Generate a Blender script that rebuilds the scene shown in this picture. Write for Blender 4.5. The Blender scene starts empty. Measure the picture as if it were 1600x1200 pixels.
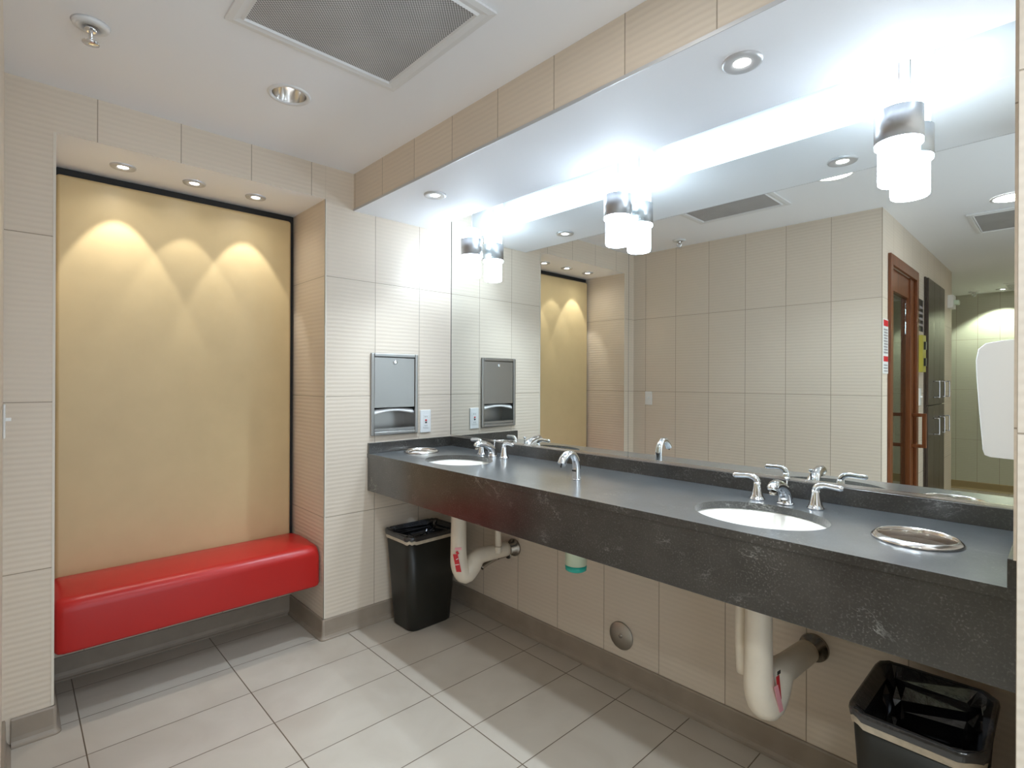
import bpy, bmesh, math, random
from mathutils import Vector, Matrix
random.seed(7)
PI = math.pi
C = bpy.context.scene.collection
SC = bpy.context.scene

# ------------------------------------------------------------------ camera
cam_d = bpy.data.cameras.new('camera')
cam = bpy.data.objects.new('camera', cam_d)
C.objects.link(cam)
F_PX, Y0, YAW, ROLL = 825.7, 594.9, 0.7591, 0.0042
cam.location = (2.578, -1.9385, 1.3053)
sn, cs = math.sin(YAW), math.cos(YAW)
fw = Vector((-cs, sn, 0)); r0 = Vector((sn, cs, 0)); u0 = Vector((0, 0, 1))
rt = r0 * math.cos(ROLL) + u0 * math.sin(ROLL)
up = u0 * math.cos(ROLL) - r0 * math.sin(ROLL)
cam.rotation_euler = Matrix((rt, up, -fw)).transposed().to_euler()
cam_d.sensor_fit = 'HORIZONTAL'
cam_d.sensor_width = 36.0
cam_d.lens = 36.0 * F_PX / 1600.0
cam_d.shift_y = (Y0 - 600.0) / 1600.0
cam_d.clip_start = 0.02
SC.camera = cam

# ------------------------------------------------------------------ world, exposure
world = bpy.data.worlds.new('world'); SC.world = world
world.use_nodes = True
world.node_tree.nodes['Background'].inputs[0].default_value = (0.76, 0.885, 1.0, 1)
world.node_tree.nodes['Background'].inputs[1].default_value = 1.0
SC.view_settings.view_transform = 'Standard'
SC.view_settings.look = 'None'
SC.view_settings.gamma = 1.0
SC.view_settings.exposure = 1.42
SC.view_settings.use_curve_mapping = False
SC.cycles.max_bounces = 14
SC.cycles.diffuse_bounces = 8
SC.cycles.glossy_bounces = 6
SC.cycles.sample_clamp_indirect = 6.0
SC.cycles.caustics_reflective = False
SC.cycles.caustics_refractive = False

# light strengths
PEND = 12.0          # glass of the pendants (emission)
COOL = (0.71, 0.855, 1.0)
WARM = (1.0, 0.975, 0.90)
SOFFIT_W = 22.5
COVE_W = 4.2
RECESS_W = 2.7
CEIL_W = 17.0
ENTRY_FILL_W = 18.0
PASS_W = 9.0

pl_d = bpy.data.lights.new('fill_opening_portal', 'AREA'); pl_d.shape = 'RECTANGLE'; pl_d.size = 2.30; pl_d.size_y = 2.0
pl_d.cycles.is_portal = True
pl = bpy.data.objects.new('fill_opening_portal', pl_d); C.objects.link(pl)
pl.location = (3.55, -1.35, 1.15); pl.rotation_euler = (0, math.radians(90), 0)  # sampling portal over the added opening in the right wall

# ------------------------------------------------------------------ dimensions
TH = 0.61            # tile row height
TW = 0.2778          # tile width
ZC = 2.382           # ceiling
ZS, YS, YSLOT = 2.189, -0.639, -0.163   # soffit underside, front face, inner face
RL, RR, ZREC, XREC = -1.821, -0.792, 2.216, -0.43   # recess
YL, XE, YE = -1.9576, 1.787, -4.74      # wall behind, its corner, end of the side passage wall
XP = 2.518           # partition at the right end of the counter
YF, XR = -6.58, 3.5
ZK, ZKB, YK = 0.914, 0.716, -0.557      # counter top, apron bottom, front

# ------------------------------------------------------------------ materials
def new_mat(name):
    m = bpy.data.materials.new(name); m.use_nodes = True
    nt = m.node_tree
    return m, nt, nt.nodes['Principled BSDF']

def simple(name, col, rough=0.5, metal=0.0, spec=None, noise=0.0, nscale=40.0, bump=0.0, bscale=200.0, emit=None, estr=0.0, coat=0.0):
    m, nt, b = new_mat(name)
    b.inputs['Base Color'].default_value = (*col, 1)
    b.inputs['Roughness'].default_value = rough
    b.inputs['Metallic'].default_value = metal
    if spec is not None: b.inputs['Specular IOR Level'].default_value = spec
    if coat: b.inputs['Coat Weight'].default_value = coat; b.inputs['Coat Roughness'].default_value = 0.1
    tc = nt.nodes.new('ShaderNodeTexCoord')
    if noise:
        n = nt.nodes.new('ShaderNodeTexNoise'); n.inputs['Scale'].default_value = nscale; n.inputs['Detail'].default_value = 5
        nt.links.new(tc.outputs['Object'], n.inputs['Vector'])
        r = nt.nodes.new('ShaderNodeMapRange')
        r.inputs['From Min'].default_value = 0.3; r.inputs['From Max'].default_value = 0.7
        r.inputs['To Min'].default_value = 1 - noise; r.inputs['To Max'].default_value = 1 + noise
        nt.links.new(n.outputs['Fac'], r.inputs['Value'])
        mx = nt.nodes.new('ShaderNodeMix'); mx.data_type = 'RGBA'; mx.blend_type = 'MULTIPLY'
        mx.inputs[0].default_value = 1
        mx.inputs[6].default_value = (*col, 1)
        nt.links.new(r.outputs[0], mx.inputs[7]); nt.links.new(mx.outputs[2], b.inputs['Base Color'])
    if bump:
        n2 = nt.nodes.new('ShaderNodeTexNoise'); n2.inputs['Scale'].default_value = bscale; n2.inputs['Detail'].default_value = 3
        nt.links.new(tc.outputs['Object'], n2.inputs['Vector'])
        bp = nt.nodes.new('ShaderNodeBump'); bp.inputs['Strength'].default_value = bump; bp.inputs['Distance'].default_value = 0.002
        nt.links.new(n2.outputs['Fac'], bp.inputs['Height']); nt.links.new(bp.outputs[0], b.inputs['Normal'])
    if emit:
        b.inputs['Emission Color'].default_value = (*emit, 1); b.inputs['Emission Strength'].default_value = estr
    return m

def math_node(nt, op, a, b=None, c=None):
    n = nt.nodes.new('ShaderNodeMath'); n.operation = op
    for i, v in enumerate((a, b, c)):
        if v is None: continue
        if isinstance(v, (int, float)): n.inputs[i].default_value = v
        else: nt.links.new(v, n.inputs[i])
    return n.outputs[0]

def grid_line(nt, coord, off, step, half):
    """1 on a joint line, 0 elsewhere, joints at off + k*step"""
    u = math_node(nt, 'DIVIDE', math_node(nt, 'SUBTRACT', coord, off), step)
    f = math_node(nt, 'FRACT', u)
    d = math_node(nt, 'MULTIPLY', math_node(nt, 'MINIMUM', f, math_node(nt, 'SUBTRACT', 1.0, f)), step)
    n = nt.nodes.new('ShaderNodeMapRange'); n.interpolation_type = 'SMOOTHSTEP'
    nt.links.new(d, n.inputs['Value'])
    n.inputs['From Min'].default_value = half * 0.7; n.inputs['From Max'].default_value = half * 1.3
    n.inputs['To Min'].default_value = 1; n.inputs['To Max'].default_value = 0
    return n.outputs[0], math_node(nt, 'FLOOR', u)

TILE_COL = (0.69, 0.595, 0.485)
GROUT = (0.36, 0.29, 0.215)

def tile_mat(name, axis, off, step=TW, rows=TH, col=TILE_COL, row_off=0.0):
    m, nt, b = new_mat(name)
    tc = nt.nodes.new('ShaderNodeTexCoord')
    sx = nt.nodes.new('ShaderNodeSeparateXYZ'); nt.links.new(tc.outputs['Object'], sx.inputs[0])
    u = sx.outputs['X'] if axis == 'x' else sx.outputs['Y']
    z = sx.outputs['Z']
    lu, cu = grid_line(nt, u, off, step, 0.0016)
    lz, cz = grid_line(nt, z, row_off, rows, 0.0016)
    g = math_node(nt, 'MAXIMUM', lu, lz)
    # slightly different tone from tile to tile
    cmb = nt.nodes.new('ShaderNodeCombineXYZ'); nt.links.new(cu, cmb.inputs[0]); nt.links.new(cz, cmb.inputs[1])
    wn = nt.nodes.new('ShaderNodeTexWhiteNoise'); nt.links.new(cmb.outputs[0], wn.inputs['Vector'])
    tone = nt.nodes.new('ShaderNodeMapRange'); nt.links.new(wn.outputs['Value'], tone.inputs['Value'])
    tone.inputs['To Min'].default_value = 0.975; tone.inputs['To Max'].default_value = 1.02
    # faint horizontal wavy ribs
    ns = nt.nodes.new('ShaderNodeTexNoise'); ns.inputs['Scale'].default_value = 9; ns.inputs['Detail'].default_value = 2
    nt.links.new(tc.outputs['Object'], ns.inputs['Vector'])
    ph = math_node(nt, 'ADD', math_node(nt, 'MULTIPLY', z, 2 * PI / 0.0205), math_node(nt, 'MULTIPLY', ns.outputs['Fac'], 2.2))
    rib = math_node(nt, 'SINE', ph)
    ribt = math_node(nt, 'MULTIPLY', rib, 0.018)
    tot = math_node(nt, 'ADD', tone.outputs[0], ribt)
    mx = nt.nodes.new('ShaderNodeMix'); mx.data_type = 'RGBA'; mx.blend_type = 'MULTIPLY'; mx.inputs[0].default_value = 1
    mx.inputs[6].default_value = (*col, 1); nt.links.new(tot, mx.inputs[7])
    m2 = nt.nodes.new('ShaderNodeMix'); m2.data_type = 'RGBA'
    nt.links.new(g, m2.inputs[0]); nt.links.new(mx.outputs[2], m2.inputs[6]); m2.inputs[7].default_value = (*GROUT, 1)
    nt.links.new(m2.outputs[2], b.inputs['Base Color'])
    b.inputs['Roughness'].default_value = 0.42
    h = math_node(nt, 'SUBTRACT', math_node(nt, 'MULTIPLY', rib, 0.30), math_node(nt, 'MULTIPLY', g, 1.2))
    bp = nt.nodes.new('ShaderNodeBump'); bp.inputs['Strength'].default_value = 0.55; bp.inputs['Distance'].default_value = 0.0016
    nt.links.new(h, bp.inputs['Height']); nt.links.new(bp.outputs[0], b.inputs['Normal'])
    return m

def floor_mat():
    m, nt, b = new_mat('floor_porcelain')
    tc = nt.nodes.new('ShaderNodeTexCoord')
    sx = nt.nodes.new('ShaderNodeSeparateXYZ'); nt.links.new(tc.outputs['Object'], sx.inputs[0])
    lx, cx = grid_line(nt, sx.outputs['X'], -0.031, 0.2665, 0.0018)
    ly, cy = grid_line(nt, sx.outputs['Y'], -0.135, 0.536, 0.0020)
    g = math_node(nt, 'MAXIMUM', lx, ly)
    cmb = nt.nodes.new('ShaderNodeCombineXYZ'); nt.links.new(cx, cmb.inputs[0]); nt.links.new(cy, cmb.inputs[1])
    wn = nt.nodes.new('ShaderNodeTexWhiteNoise'); nt.links.new(cmb.outputs[0], wn.inputs['Vector'])
    add = nt.nodes.new('ShaderNodeVectorMath'); add.operation = 'ADD'
    sc = nt.nodes.new('ShaderNodeVectorMath'); sc.operation = 'SCALE'; sc.inputs['Scale'].default_value = 7
    nt.links.new(wn.outputs['Color'], sc.inputs[0]); nt.links.new(tc.outputs['Object'], add.inputs[0]); nt.links.new(sc.outputs[0], add.inputs[1])
    n1 = nt.nodes.new('ShaderNodeTexNoise'); n1.inputs['Scale'].default_value = 4; n1.inputs['Detail'].default_value = 6; n1.inputs['Distortion'].default_value = 0.8
    nt.links.new(add.outputs[0], n1.inputs['Vector'])
    cr = nt.nodes.new('ShaderNodeValToRGB')
    cr.color_ramp.elements[0].position = 0.3; cr.color_ramp.elements[0].color = (0.44, 0.385, 0.318, 1)
    cr.color_ramp.elements[1].position = 0.72; cr.color_ramp.elements[1].color = (0.51, 0.455, 0.385, 1)
    nt.links.new(n1.outputs['Fac'], cr.inputs[0])
    m2 = nt.nodes.new('ShaderNodeMix'); m2.data_type = 'RGBA'
    nt.links.new(g, m2.inputs[0]); nt.links.new(cr.outputs[0], m2.inputs[6]); m2.inputs[7].default_value = (0.12, 0.085, 0.055, 1)
    nt.links.new(m2.outputs[2], b.inputs['Base Color'])
    b.inputs['Roughness'].default_value = 0.33
    bp = nt.nodes.new('ShaderNodeBump'); bp.inputs['Strength'].default_value = 0.5; bp.inputs['Distance'].default_value = 0.001
    bp.invert = True
    nt.links.new(g, bp.inputs['Height']); nt.links.new(bp.outputs[0], b.inputs['Normal'])
    return m

def stone_mat(name, c_lo, c_hi, ior):
    m, nt, b = new_mat(name)
    tc = nt.nodes.new('ShaderNodeTexCoord')
    n1 = nt.nodes.new('ShaderNodeTexNoise'); n1.inputs['Scale'].default_value = 6; n1.inputs['Detail'].default_value = 8; n1.inputs['Roughness'].default_value = 0.65
    nt.links.new(tc.outputs['Object'], n1.inputs['Vector'])
    cr = nt.nodes.new('ShaderNodeValToRGB')
    cr.color_ramp.elements[0].position = 0.35; cr.color_ramp.elements[0].color = (*c_lo, 1)
    cr.color_ramp.elements[1].position = 0.75; cr.color_ramp.elements[1].color = (*c_hi, 1)
    nt.links.new(n1.outputs['Fac'], cr.inputs[0])
    # broken pale veins
    mp = nt.nodes.new('ShaderNodeMapping'); mp.inputs['Rotation'].default_value = (0.5, 0.45, 0.35); mp.inputs['Scale'].default_value = (1.0, 2.2, 1.6)
    nt.links.new(tc.outputs['Object'], mp.inputs['Vector'])
    n2 = nt.nodes.new('ShaderNodeTexNoise'); n2.inputs['Scale'].default_value = 3.2; n2.inputs['Detail'].default_value = 9; n2.inputs['Roughness'].default_value = 0.62; n2.inputs['Distortion'].default_value = 0.5
    nt.links.new(mp.outputs[0], n2.inputs['Vector'])
    d = math_node(nt, 'ABSOLUTE', math_node(nt, 'SUBTRACT', n2.outputs['Fac'], 0.5))
    v = nt.nodes.new('ShaderNodeMapRange'); nt.links.new(d, v.inputs['Value'])
    v.inputs['From Min'].default_value = 0.0; v.inputs['From Max'].default_value = 0.006; v.inputs['To Min'].default_value = 1; v.inputs['To Max'].default_value = 0
    n3 = nt.nodes.new('ShaderNodeTexNoise'); n3.inputs['Scale'].default_value = 8; n3.inputs['Detail'].default_value = 3
    nt.links.new(tc.outputs['Object'], n3.inputs['Vector'])
    brk = nt.nodes.new('ShaderNodeMapRange'); nt.links.new(n3.outputs['Fac'], brk.inputs['Value'])
    brk.inputs['From Min'].default_value = 0.5; brk.inputs['From Max'].default_value = 0.7
    # small pale flecks
    n4 = nt.nodes.new('ShaderNodeTexNoise'); n4.inputs['Scale'].default_value = 190; n4.inputs['Detail'].default_value = 3
    nt.links.new(tc.outputs['Object'], n4.inputs['Vector'])
    fl = nt.nodes.new('ShaderNodeMapRange'); nt.links.new(n4.outputs['Fac'], fl.inputs['Value'])
    fl.inputs['From Min'].default_value = 0.54; fl.inputs['From Max'].default_value = 0.76; fl.inputs['To Max'].default_value = 0.75
    vv = math_node(nt, 'MAXIMUM', math_node(nt, 'MULTIPLY', math_node(nt, 'MULTIPLY', v.outputs[0], brk.outputs[0]), 0.75),
                   math_node(nt, 'MULTIPLY', fl.outputs[0], math_node(nt, 'ADD', math_node(nt, 'MULTIPLY', brk.outputs[0], 0.5), 0.20)))
    mx = nt.nodes.new('ShaderNodeMix'); mx.data_type = 'RGBA'
    nt.links.new(vv, mx.inputs[0]); nt.links.new(cr.outputs[0], mx.inputs[6]); mx.inputs[7].default_value = (0.34, 0.34, 0.31, 1)
    nt.links.new(mx.outputs[2], b.inputs['Base Color'])
    b.inputs['Roughness'].default_value = 0.30
    b.inputs['Specular IOR Level'].default_value = 0.6
    b.inputs['Coat Weight'].default_value = 1.0; b.inputs['Coat Roughness'].default_value = 0.2; b.inputs['Coat IOR'].default_value = ior
    return m

def wood_mat(name, c1, c2, rough=0.35, axis_scale=(14, 14, 0.8)):
    m, nt, b = new_mat(name)
    tc = nt.nodes.new('ShaderNodeTexCoord')
    mp = nt.nodes.new('ShaderNodeMapping'); mp.inputs['Scale'].default_value = axis_scale
    nt.links.new(tc.outputs['Object'], mp.inputs['Vector'])
    n = nt.nodes.new('ShaderNodeTexNoise'); n.inputs['Scale'].default_value = 2.5; n.inputs['Detail'].default_value = 6; n.inputs['Distortion'].default_value = 1.2
    nt.links.new(mp.outputs[0], n.inputs['Vector'])
    cr = nt.nodes.new('ShaderNodeValToRGB')
    cr.color_ramp.elements[0].position = 0.3; cr.color_ramp.elements[0].color = (*c1, 1)
    cr.color_ramp.elements[1].position = 0.7; cr.color_ramp.elements[1].color = (*c2, 1)
    nt.links.new(n.outputs['Fac'], cr.inputs[0]); nt.links.new(cr.outputs[0], b.inputs['Base Color'])
    b.inputs['Roughness'].default_value = rough
    return m

def brushed(name, col, rough=0.3, scale=(4, 4, 160), amp=0.06):
    m, nt, b = new_mat(name)
    tc = nt.nodes.new('ShaderNodeTexCoord')
    mp = nt.nodes.new('ShaderNodeMapping'); mp.inputs['Scale'].default_value = scale
    nt.links.new(tc.outputs['Object'], mp.inputs['Vector'])
    n = nt.nodes.new('ShaderNodeTexNoise'); n.inputs['Scale'].default_value = 3; n.inputs['Detail'].default_value = 4
    nt.links.new(mp.outputs[0], n.inputs['Vector'])
    r = nt.nodes.new('ShaderNodeMapRange'); nt.links.new(n.outputs['Fac'], r.inputs['Value'])
    r.inputs['To Min'].default_value = rough - amp; r.inputs['To Max'].default_value = rough + amp
    nt.links.new(r.outputs[0], b.inputs['Roughness'])
    b.inputs['Base Color'].default_value = (*col, 1); b.inputs['Metallic'].default_value = 1
    return m

def grille_mat(name, pitch, light, dark, slat_axis=None):
    """fine perforated sheet: rows of small dark holes"""
    m, nt, b = new_mat(name)
    tc = nt.nodes.new('ShaderNodeTexCoord')
    sx = nt.nodes.new('ShaderNodeSeparateXYZ'); nt.links.new(tc.outputs['Object'], sx.inputs[0])
    a = math_node(nt, 'SINE', math_node(nt, 'MULTIPLY', sx.outputs['X'], 2 * PI / pitch))
    c = math_node(nt, 'SINE', math_node(nt, 'MULTIPLY', sx.outputs['Y'], 2 * PI / pitch))
    p = math_node(nt, 'MULTIPLY', a, c)
    r = nt.nodes.new('ShaderNodeMapRange'); nt.links.new(p, r.inputs['Value'])
    r.inputs['From Min'].default_value = -0.15; r.inputs['From Max'].default_value = 0.25
    n1 = nt.nodes.new('ShaderNodeTexNoise'); n1.inputs['Scale'].default_value = 6
    nt.links.new(tc.outputs['Object'], n1.inputs['Vector'])
    ds = nt.nodes.new('ShaderNodeMapRange'); nt.links.new(n1.outputs['Fac'], ds.inputs['Value'])
    ds.inputs['To Min'].default_value = 0.75; ds.inputs['To Max'].default_value = 1.15
    mx = nt.nodes.new('ShaderNodeMix'); mx.data_type = 'RGBA'
    nt.links.new(r.outputs[0], mx.inputs[0]); mx.inputs[6].default_value = (*dark, 1); mx.inputs[7].default_value = (*light, 1)
    m2 = nt.nodes.new('ShaderNodeMix'); m2.data_type = 'RGBA'; m2.blend_type = 'MULTIPLY'; m2.inputs[0].default_value = 1
    nt.links.new(mx.outputs[2], m2.inputs[6]); nt.links.new(ds.outputs[0], m2.inputs[7])
    nt.links.new(m2.outputs[2], b.inputs['Base Color'])
    b.inputs['Roughness'].default_value = 0.6
    return m

M = {}
M['tile_left'] = tile_mat('wall_tile_dispenser', 'y', -0.232, 0.2805)
M['tile_header'] = tile_mat('wall_tile_header', 'y', -0.863, 0.2785)
M['tile_jamb'] = tile_mat('wall_tile_jamb', 'x', -0.9, 0.9)
M['tile_back'] = tile_mat('wall_tile_under_counter', 'x', 0.0303)
M['tile_soffit'] = tile_mat('wall_tile_soffit', 'x', 0.0148)
M['tile_front'] = tile_mat('wall_tile_behind', 'x', XE - 0.002)
M['tile_pass'] = tile_mat('wall_tile_passage', 'y', -1.96, 0.30)
M['tile_far'] = tile_mat('wall_tile_far', 'x', 1.814, 0.2, col=(0.58, 0.58, 0.46))
M['tile_part'] = tile_mat('wall_tile_partition', 'x', XP - 0.001, 0.30)
M['paint'] = simple('white_paint', (0.875, 0.885, 0.91), 0.65, bump=0.05, bscale=300)
M['floor'] = floor_mat()
M['base'] = simple('taupe_cove_tile', (0.30, 0.245, 0.19), 0.4, noise=0.08, nscale=12)
M['stone'] = stone_mat('soapstone', (0.012, 0.0105, 0.0085), (0.042, 0.037, 0.031), 1.5)
M['stone_top'] = stone_mat('soapstone_top_lit', (0.075, 0.081, 0.085), (0.125, 0.131, 0.134), 1.75)  # same stone as the apron; light falling on top put into its colour
M['mirror'] = simple('mirror_silver', (0.85, 0.885, 0.87), 0.0, 1.0)
M['mirror_edge'] = simple('mirror_edge', (0.05, 0.07, 0.06), 0.3)
M['chrome'] = simple('chrome', (0.82, 0.83, 0.85), 0.06, 1.0)
M['chrome_dull'] = simple('dull_chrome', (0.45, 0.42, 0.38), 0.25, 1.0)
M['steel'] = brushed('brushed_steel', (0.36, 0.35, 0.335), 0.34)
M['steel_bright'] = brushed('polished_steel', (0.80, 0.76, 0.72), 0.16, amp=0.03)
M['sleeve'] = brushed('satin_sleeve', (0.70, 0.62, 0.54), 0.45)
M['edge'] = simple('edge_trim', (0.72, 0.66, 0.56), 0.35)
M['band'] = brushed('satin_nickel', (0.44, 0.44, 0.45), 0.42, scale=(90, 90, 3))
M['plate'] = brushed('access_plate_steel', (0.50, 0.47, 0.42), 0.4)
M['porcelain'] = simple('porcelain', (0.88, 0.85, 0.79), 0.12, coat=0.3)
M['vinyl'] = simple('red_vinyl', (0.43, 0.017, 0.014), 0.32, spec=0.35, bump=0.04, bscale=350)
M['fabric'] = simple('tan_vinyl', (0.57, 0.44, 0.24), 0.42, noise=0.03, nscale=8, bump=0.05, bscale=400)
M['black'] = simple('black_backing', (0.008, 0.007, 0.006), 0.6)
M['can'] = simple('black_plastic', (0.012, 0.012, 0.009), 0.42)
M['bag'] = simple('black_liner', (0.022, 0.022, 0.024), 0.20, spec=0.8, bump=0.9, bscale=34)
M['hem'] = simple('liner_hem', (0.50, 0.43, 0.33), 0.35, noise=0.2, nscale=30)
M['white'] = simple('white_plastic', (0.82, 0.82, 0.80), 0.3)
M['white_metal'] = simple('white_metal', (0.76, 0.76, 0.76), 0.45)
M['led_trim'] = simple('downlight_trim', (0.55, 0.55, 0.56), 0.4, 0.4)
M['wrap'] = simple('white_pipe_cover', (0.76, 0.68, 0.56), 0.42, noise=0.05, nscale=15)
M['red'] = simple('red_print', (0.60, 0.02, 0.03), 0.4)
M['pink'] = simple('pink_strip', (0.85, 0.38, 0.42), 0.4)
M['dark'] = simple('dark_plastic', (0.02, 0.02, 0.02), 0.3)
M['paper'] = simple('white_paper', (0.85, 0.84, 0.82), 0.8)
M['grille'] = grille_mat('grille_sheet', 0.0100, (0.66, 0.65, 0.65), (0.19, 0.185, 0.185))
M['soap'] = simple('teal_soap', (0.02, 0.45, 0.36), 0.15)
M['bottle'] = simple('pale_bottle', (0.62, 0.72, 0.55), 0.25)
M['wood'] = wood_mat('cherry_wood', (0.11, 0.030, 0.008), (0.20, 0.062, 0.017))
M['dark_wood'] = wood_mat('dark_walnut', (0.030, 0.020, 0.015), (0.075, 0.05, 0.036), 0.3)
M['reflector'] = simple('reflector', (0.80, 0.79, 0.78), 0.14, 1.0)
M['yellow'] = simple('yellow_plastic', (0.42, 0.37, 0.06), 0.4)
M['signgrey'] = simple('grey_print', (0.33, 0.30, 0.30), 0.6)
M['lamp_cool'] = simple('pendant_glass', (0.9, 0.9, 0.9), 0.3, emit=COOL, estr=PEND)
M['lens'] = simple('lit_lens', (0.9, 0.9, 0.9), 0.3, emit=(1, 0.98, 0.94), estr=12)
M['lens_dim'] = simple('dim_lamp', (0.8, 0.8, 0.8), 0.3, emit=(1, 0.97, 0.92), estr=2.5)

def glass_mat():
    m, nt, b = new_mat('door_glass')
    b.inputs['Base Color'].default_value = (0.75, 0.88, 0.80, 1)
    b.inputs['Roughness'].default_value = 0.02
    b.inputs['Transmission Weight'].default_value = 1.0
    b.inputs['IOR'].default_value = 1.5
    return m
M['glass'] = glass_mat()

# ------------------------------------------------------------------ mesh helpers
def box(bm, x0, x1, y0, y1, z0, z1, mi=0):
    vs = [bm.verts.new((x, y, z)) for x in (x0, x1) for y in (y0, y1) for z in (z0, z1)]
    q = [(0, 1, 3, 2), (4, 6, 7, 5), (0, 4, 5, 1), (2, 3, 7, 6), (0, 2, 6, 4), (1, 5, 7, 3)]
    fs = []
    for a in q:
        f = bm.faces.new([vs[i] for i in a]); f.material_index = mi; fs.append(f)
    return fs

def wallbox(bm, x0, x1, y0, y1, z0, z1, mx, my, mz):
    """box whose faces take a material index by the way they face"""
    fs = box(bm, x0, x1, y0, y1, z0, z1)
    for f, i in zip(fs, (mx, mx, my, my, mz, mz)): f.material_index = i

def loft(bm, rings, cap0=True, cap1=True, mi=0, closed=True, smooth=True):
    vr = [[bm.verts.new(p) for p in r] for r in rings]
    n = len(vr[0])
    for a, b in zip(vr, vr[1:]):
        for i in range(n if closed else n - 1):
            j = (i + 1) % n
            f = bm.faces.new((a[i], a[j], b[j], b[i])); f.material_index = mi; f.smooth = smooth
    if cap0: f = bm.faces.new(list(reversed(vr[0]))); f.material_index = mi
    if cap1: f = bm.faces.new(vr[-1]); f.material_index = mi
    return vr

def lathe(bm, prof, c=(0, 0, 0), axis='z', seg=40, mi=0, cap0=True, cap1=True, sx=1.0, sy=1.0):
    """prof: list of (radius, height along the axis)"""
    rings = []
    for r, h in prof:
        ring = []
        for k in range(seg):
            t = 2 * PI * k / seg
            a, b_ = r * math.cos(t) * sx, r * math.sin(t) * sy
            if axis == 'z': p = (c[0] + a, c[1] + b_, c[2] + h)
            elif axis == 'y': p = (c[0] + a, c[1] + h, c[2] + b_)
            else: p = (c[0] + h, c[1] + a, c[2] + b_)
            ring.append(p)
        rings.append(ring)
    return loft(bm, rings, cap0, cap1, mi)

def tube(bm, pts, rad, seg=18, mi=0, cap=True, sub=5):
    P = [Vector(p) for p in pts]
    R = rad if isinstance(rad, (list, tuple)) else [rad] * len(P)
    path, rr = [], []
    n = len(P)
    for i in range(n - 1):
        p0, p1, p2, p3 = P[max(i - 1, 0)], P[i], P[i + 1], P[min(i + 2, n - 1)]
        for k in range(sub):
            t = k / sub
            q = 0.5 * ((2 * p1) + (p2 - p0) * t + (2 * p0 - 5 * p1 + 4 * p2 - p3) * t * t + (3 * p1 - p0 - 3 * p2 + p3) * t ** 3)
            path.append(q); rr.append(R[i] * (1 - t) + R[i + 1] * t)
    path.append(P[-1]); rr.append(R[-1])
    nrm = None; rings = []
    for i, p in enumerate(path):
        d = (path[min(i + 1, len(path) - 1)] - path[max(i - 1, 0)]).normalized()
        if nrm is None:
            nrm = d.orthogonal().normalized()
        nrm = (nrm - d * nrm.dot(d)).normalized()
        bn = d.cross(nrm)
        rings.append([p + (nrm * math.cos(2 * PI * k / seg) + bn * math.sin(2 * PI * k / seg)) * rr[i] for k in range(seg)])
    loft(bm, rings, cap, cap, mi)

def rrect(hx, hy, r, n=6):
    pts = []
    for cx, cy, a0 in ((hx - r, hy - r, 0), (-hx + r, hy - r, PI / 2), (-hx + r, -hy + r, PI), (hx - r, -hy + r, 1.5 * PI)):
        for k in range(n + 1):
            a = a0 + PI / 2 * k / n
            pts.append((cx + r * math.cos(a), cy + r * math.sin(a)))
    return pts

def holed_slab(bm, outer, holes, z0, z1, mi=0, mi_side=None):
    """flat slab with round holes through it"""
    ms = mi if mi_side is None else mi_side
    for z in (z0, z1):
        es = []
        for lp in [outer] + holes:
            vs = [bm.verts.new((x, y, z)) for x, y in lp]
            es += [bm.edges.new((vs[i], vs[(i + 1) % len(vs)])) for i in range(len(vs))]
        r = bmesh.ops.triangle_fill(bm, edges=es, use_beauty=True, use_dissolve=False, normal=(0, 0, 1))
        for f in r['geom']:
            if isinstance(f, bmesh.types.BMFace): f.material_index = mi
    for lp in [outer] + holes:
        n = len(lp)
        for i in range(n):
            a, b_ = lp[i], lp[(i + 1) % n]
            f = bm.faces.new([bm.verts.new((*a, z0)), bm.verts.new((*b_, z0)), bm.verts.new((*b_, z1)), bm.verts.new((*a, z1))])
            f.material_index = ms
    bmesh.ops.remove_doubles(bm, verts=bm.verts, dist=1e-5)

def circle(cx, cy, a, b=None, n=64):
    b = a if b is None else b
    return [(cx + a * math.cos(2 * PI * k / n), cy + b * math.sin(2 * PI * k / n)) for k in range(n)]

def obj(name, bm, mats, parent=None, bevel=0.0, seg=2, smooth=None):
    bmesh.ops.recalc_face_normals(bm, faces=bm.faces)
    me = bpy.data.meshes.new(name)
    bm.to_mesh(me); bm.free()
    for m in (mats if isinstance(mats, (list, tuple)) else [mats]): me.materials.append(m)
    o = bpy.data.objects.new(name, me); C.objects.link(o)
    if parent is not None:
        o.parent = parent
    if bevel:
        md = o.modifiers.new('bevel', 'BEVEL'); md.width = bevel; md.segments = seg; md.limit_method = 'ANGLE'; md.angle_limit = math.radians(40)
        for p in me.polygons: p.use_smooth = True
        wn = o.modifiers.new('wn', 'WEIGHTED_NORMAL')
    return o

def tag(o, label, cat, group=None, kind=None):
    o['label'] = label; o['category'] = cat
    if group: o['group'] = group
    if kind: o['kind'] = kind
    return o

def thing(name, label, cat, loc=(0, 0, 0), group=None, rotz=0):
    o = bpy.data.objects.new(name, None); C.objects.link(o)
    o.location = loc; o.rotation_euler = (0, 0, rotz); o.empty_display_size = 0.05
    return tag(o, label, cat, group)

def struct(name, bm, mats, label, cat, bevel=0.0):
    o = obj(name, bm, mats, None, bevel)
    return tag(o, label, cat, kind='structure')

def relabel(o, label): o['label'] = label; return o

def dup(root, loc, label, group=None):
    r = root.copy(); C.objects.link(r); r.location = loc; r['label'] = label
    if group: r['group'] = group
    for ch in list(root.children):
        c = ch.copy(); C.objects.link(c); c.parent = r
        for g in list(ch.children):
            d = g.copy(); C.objects.link(d); d.parent = c
    return r

def B(): return bmesh.new()

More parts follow.
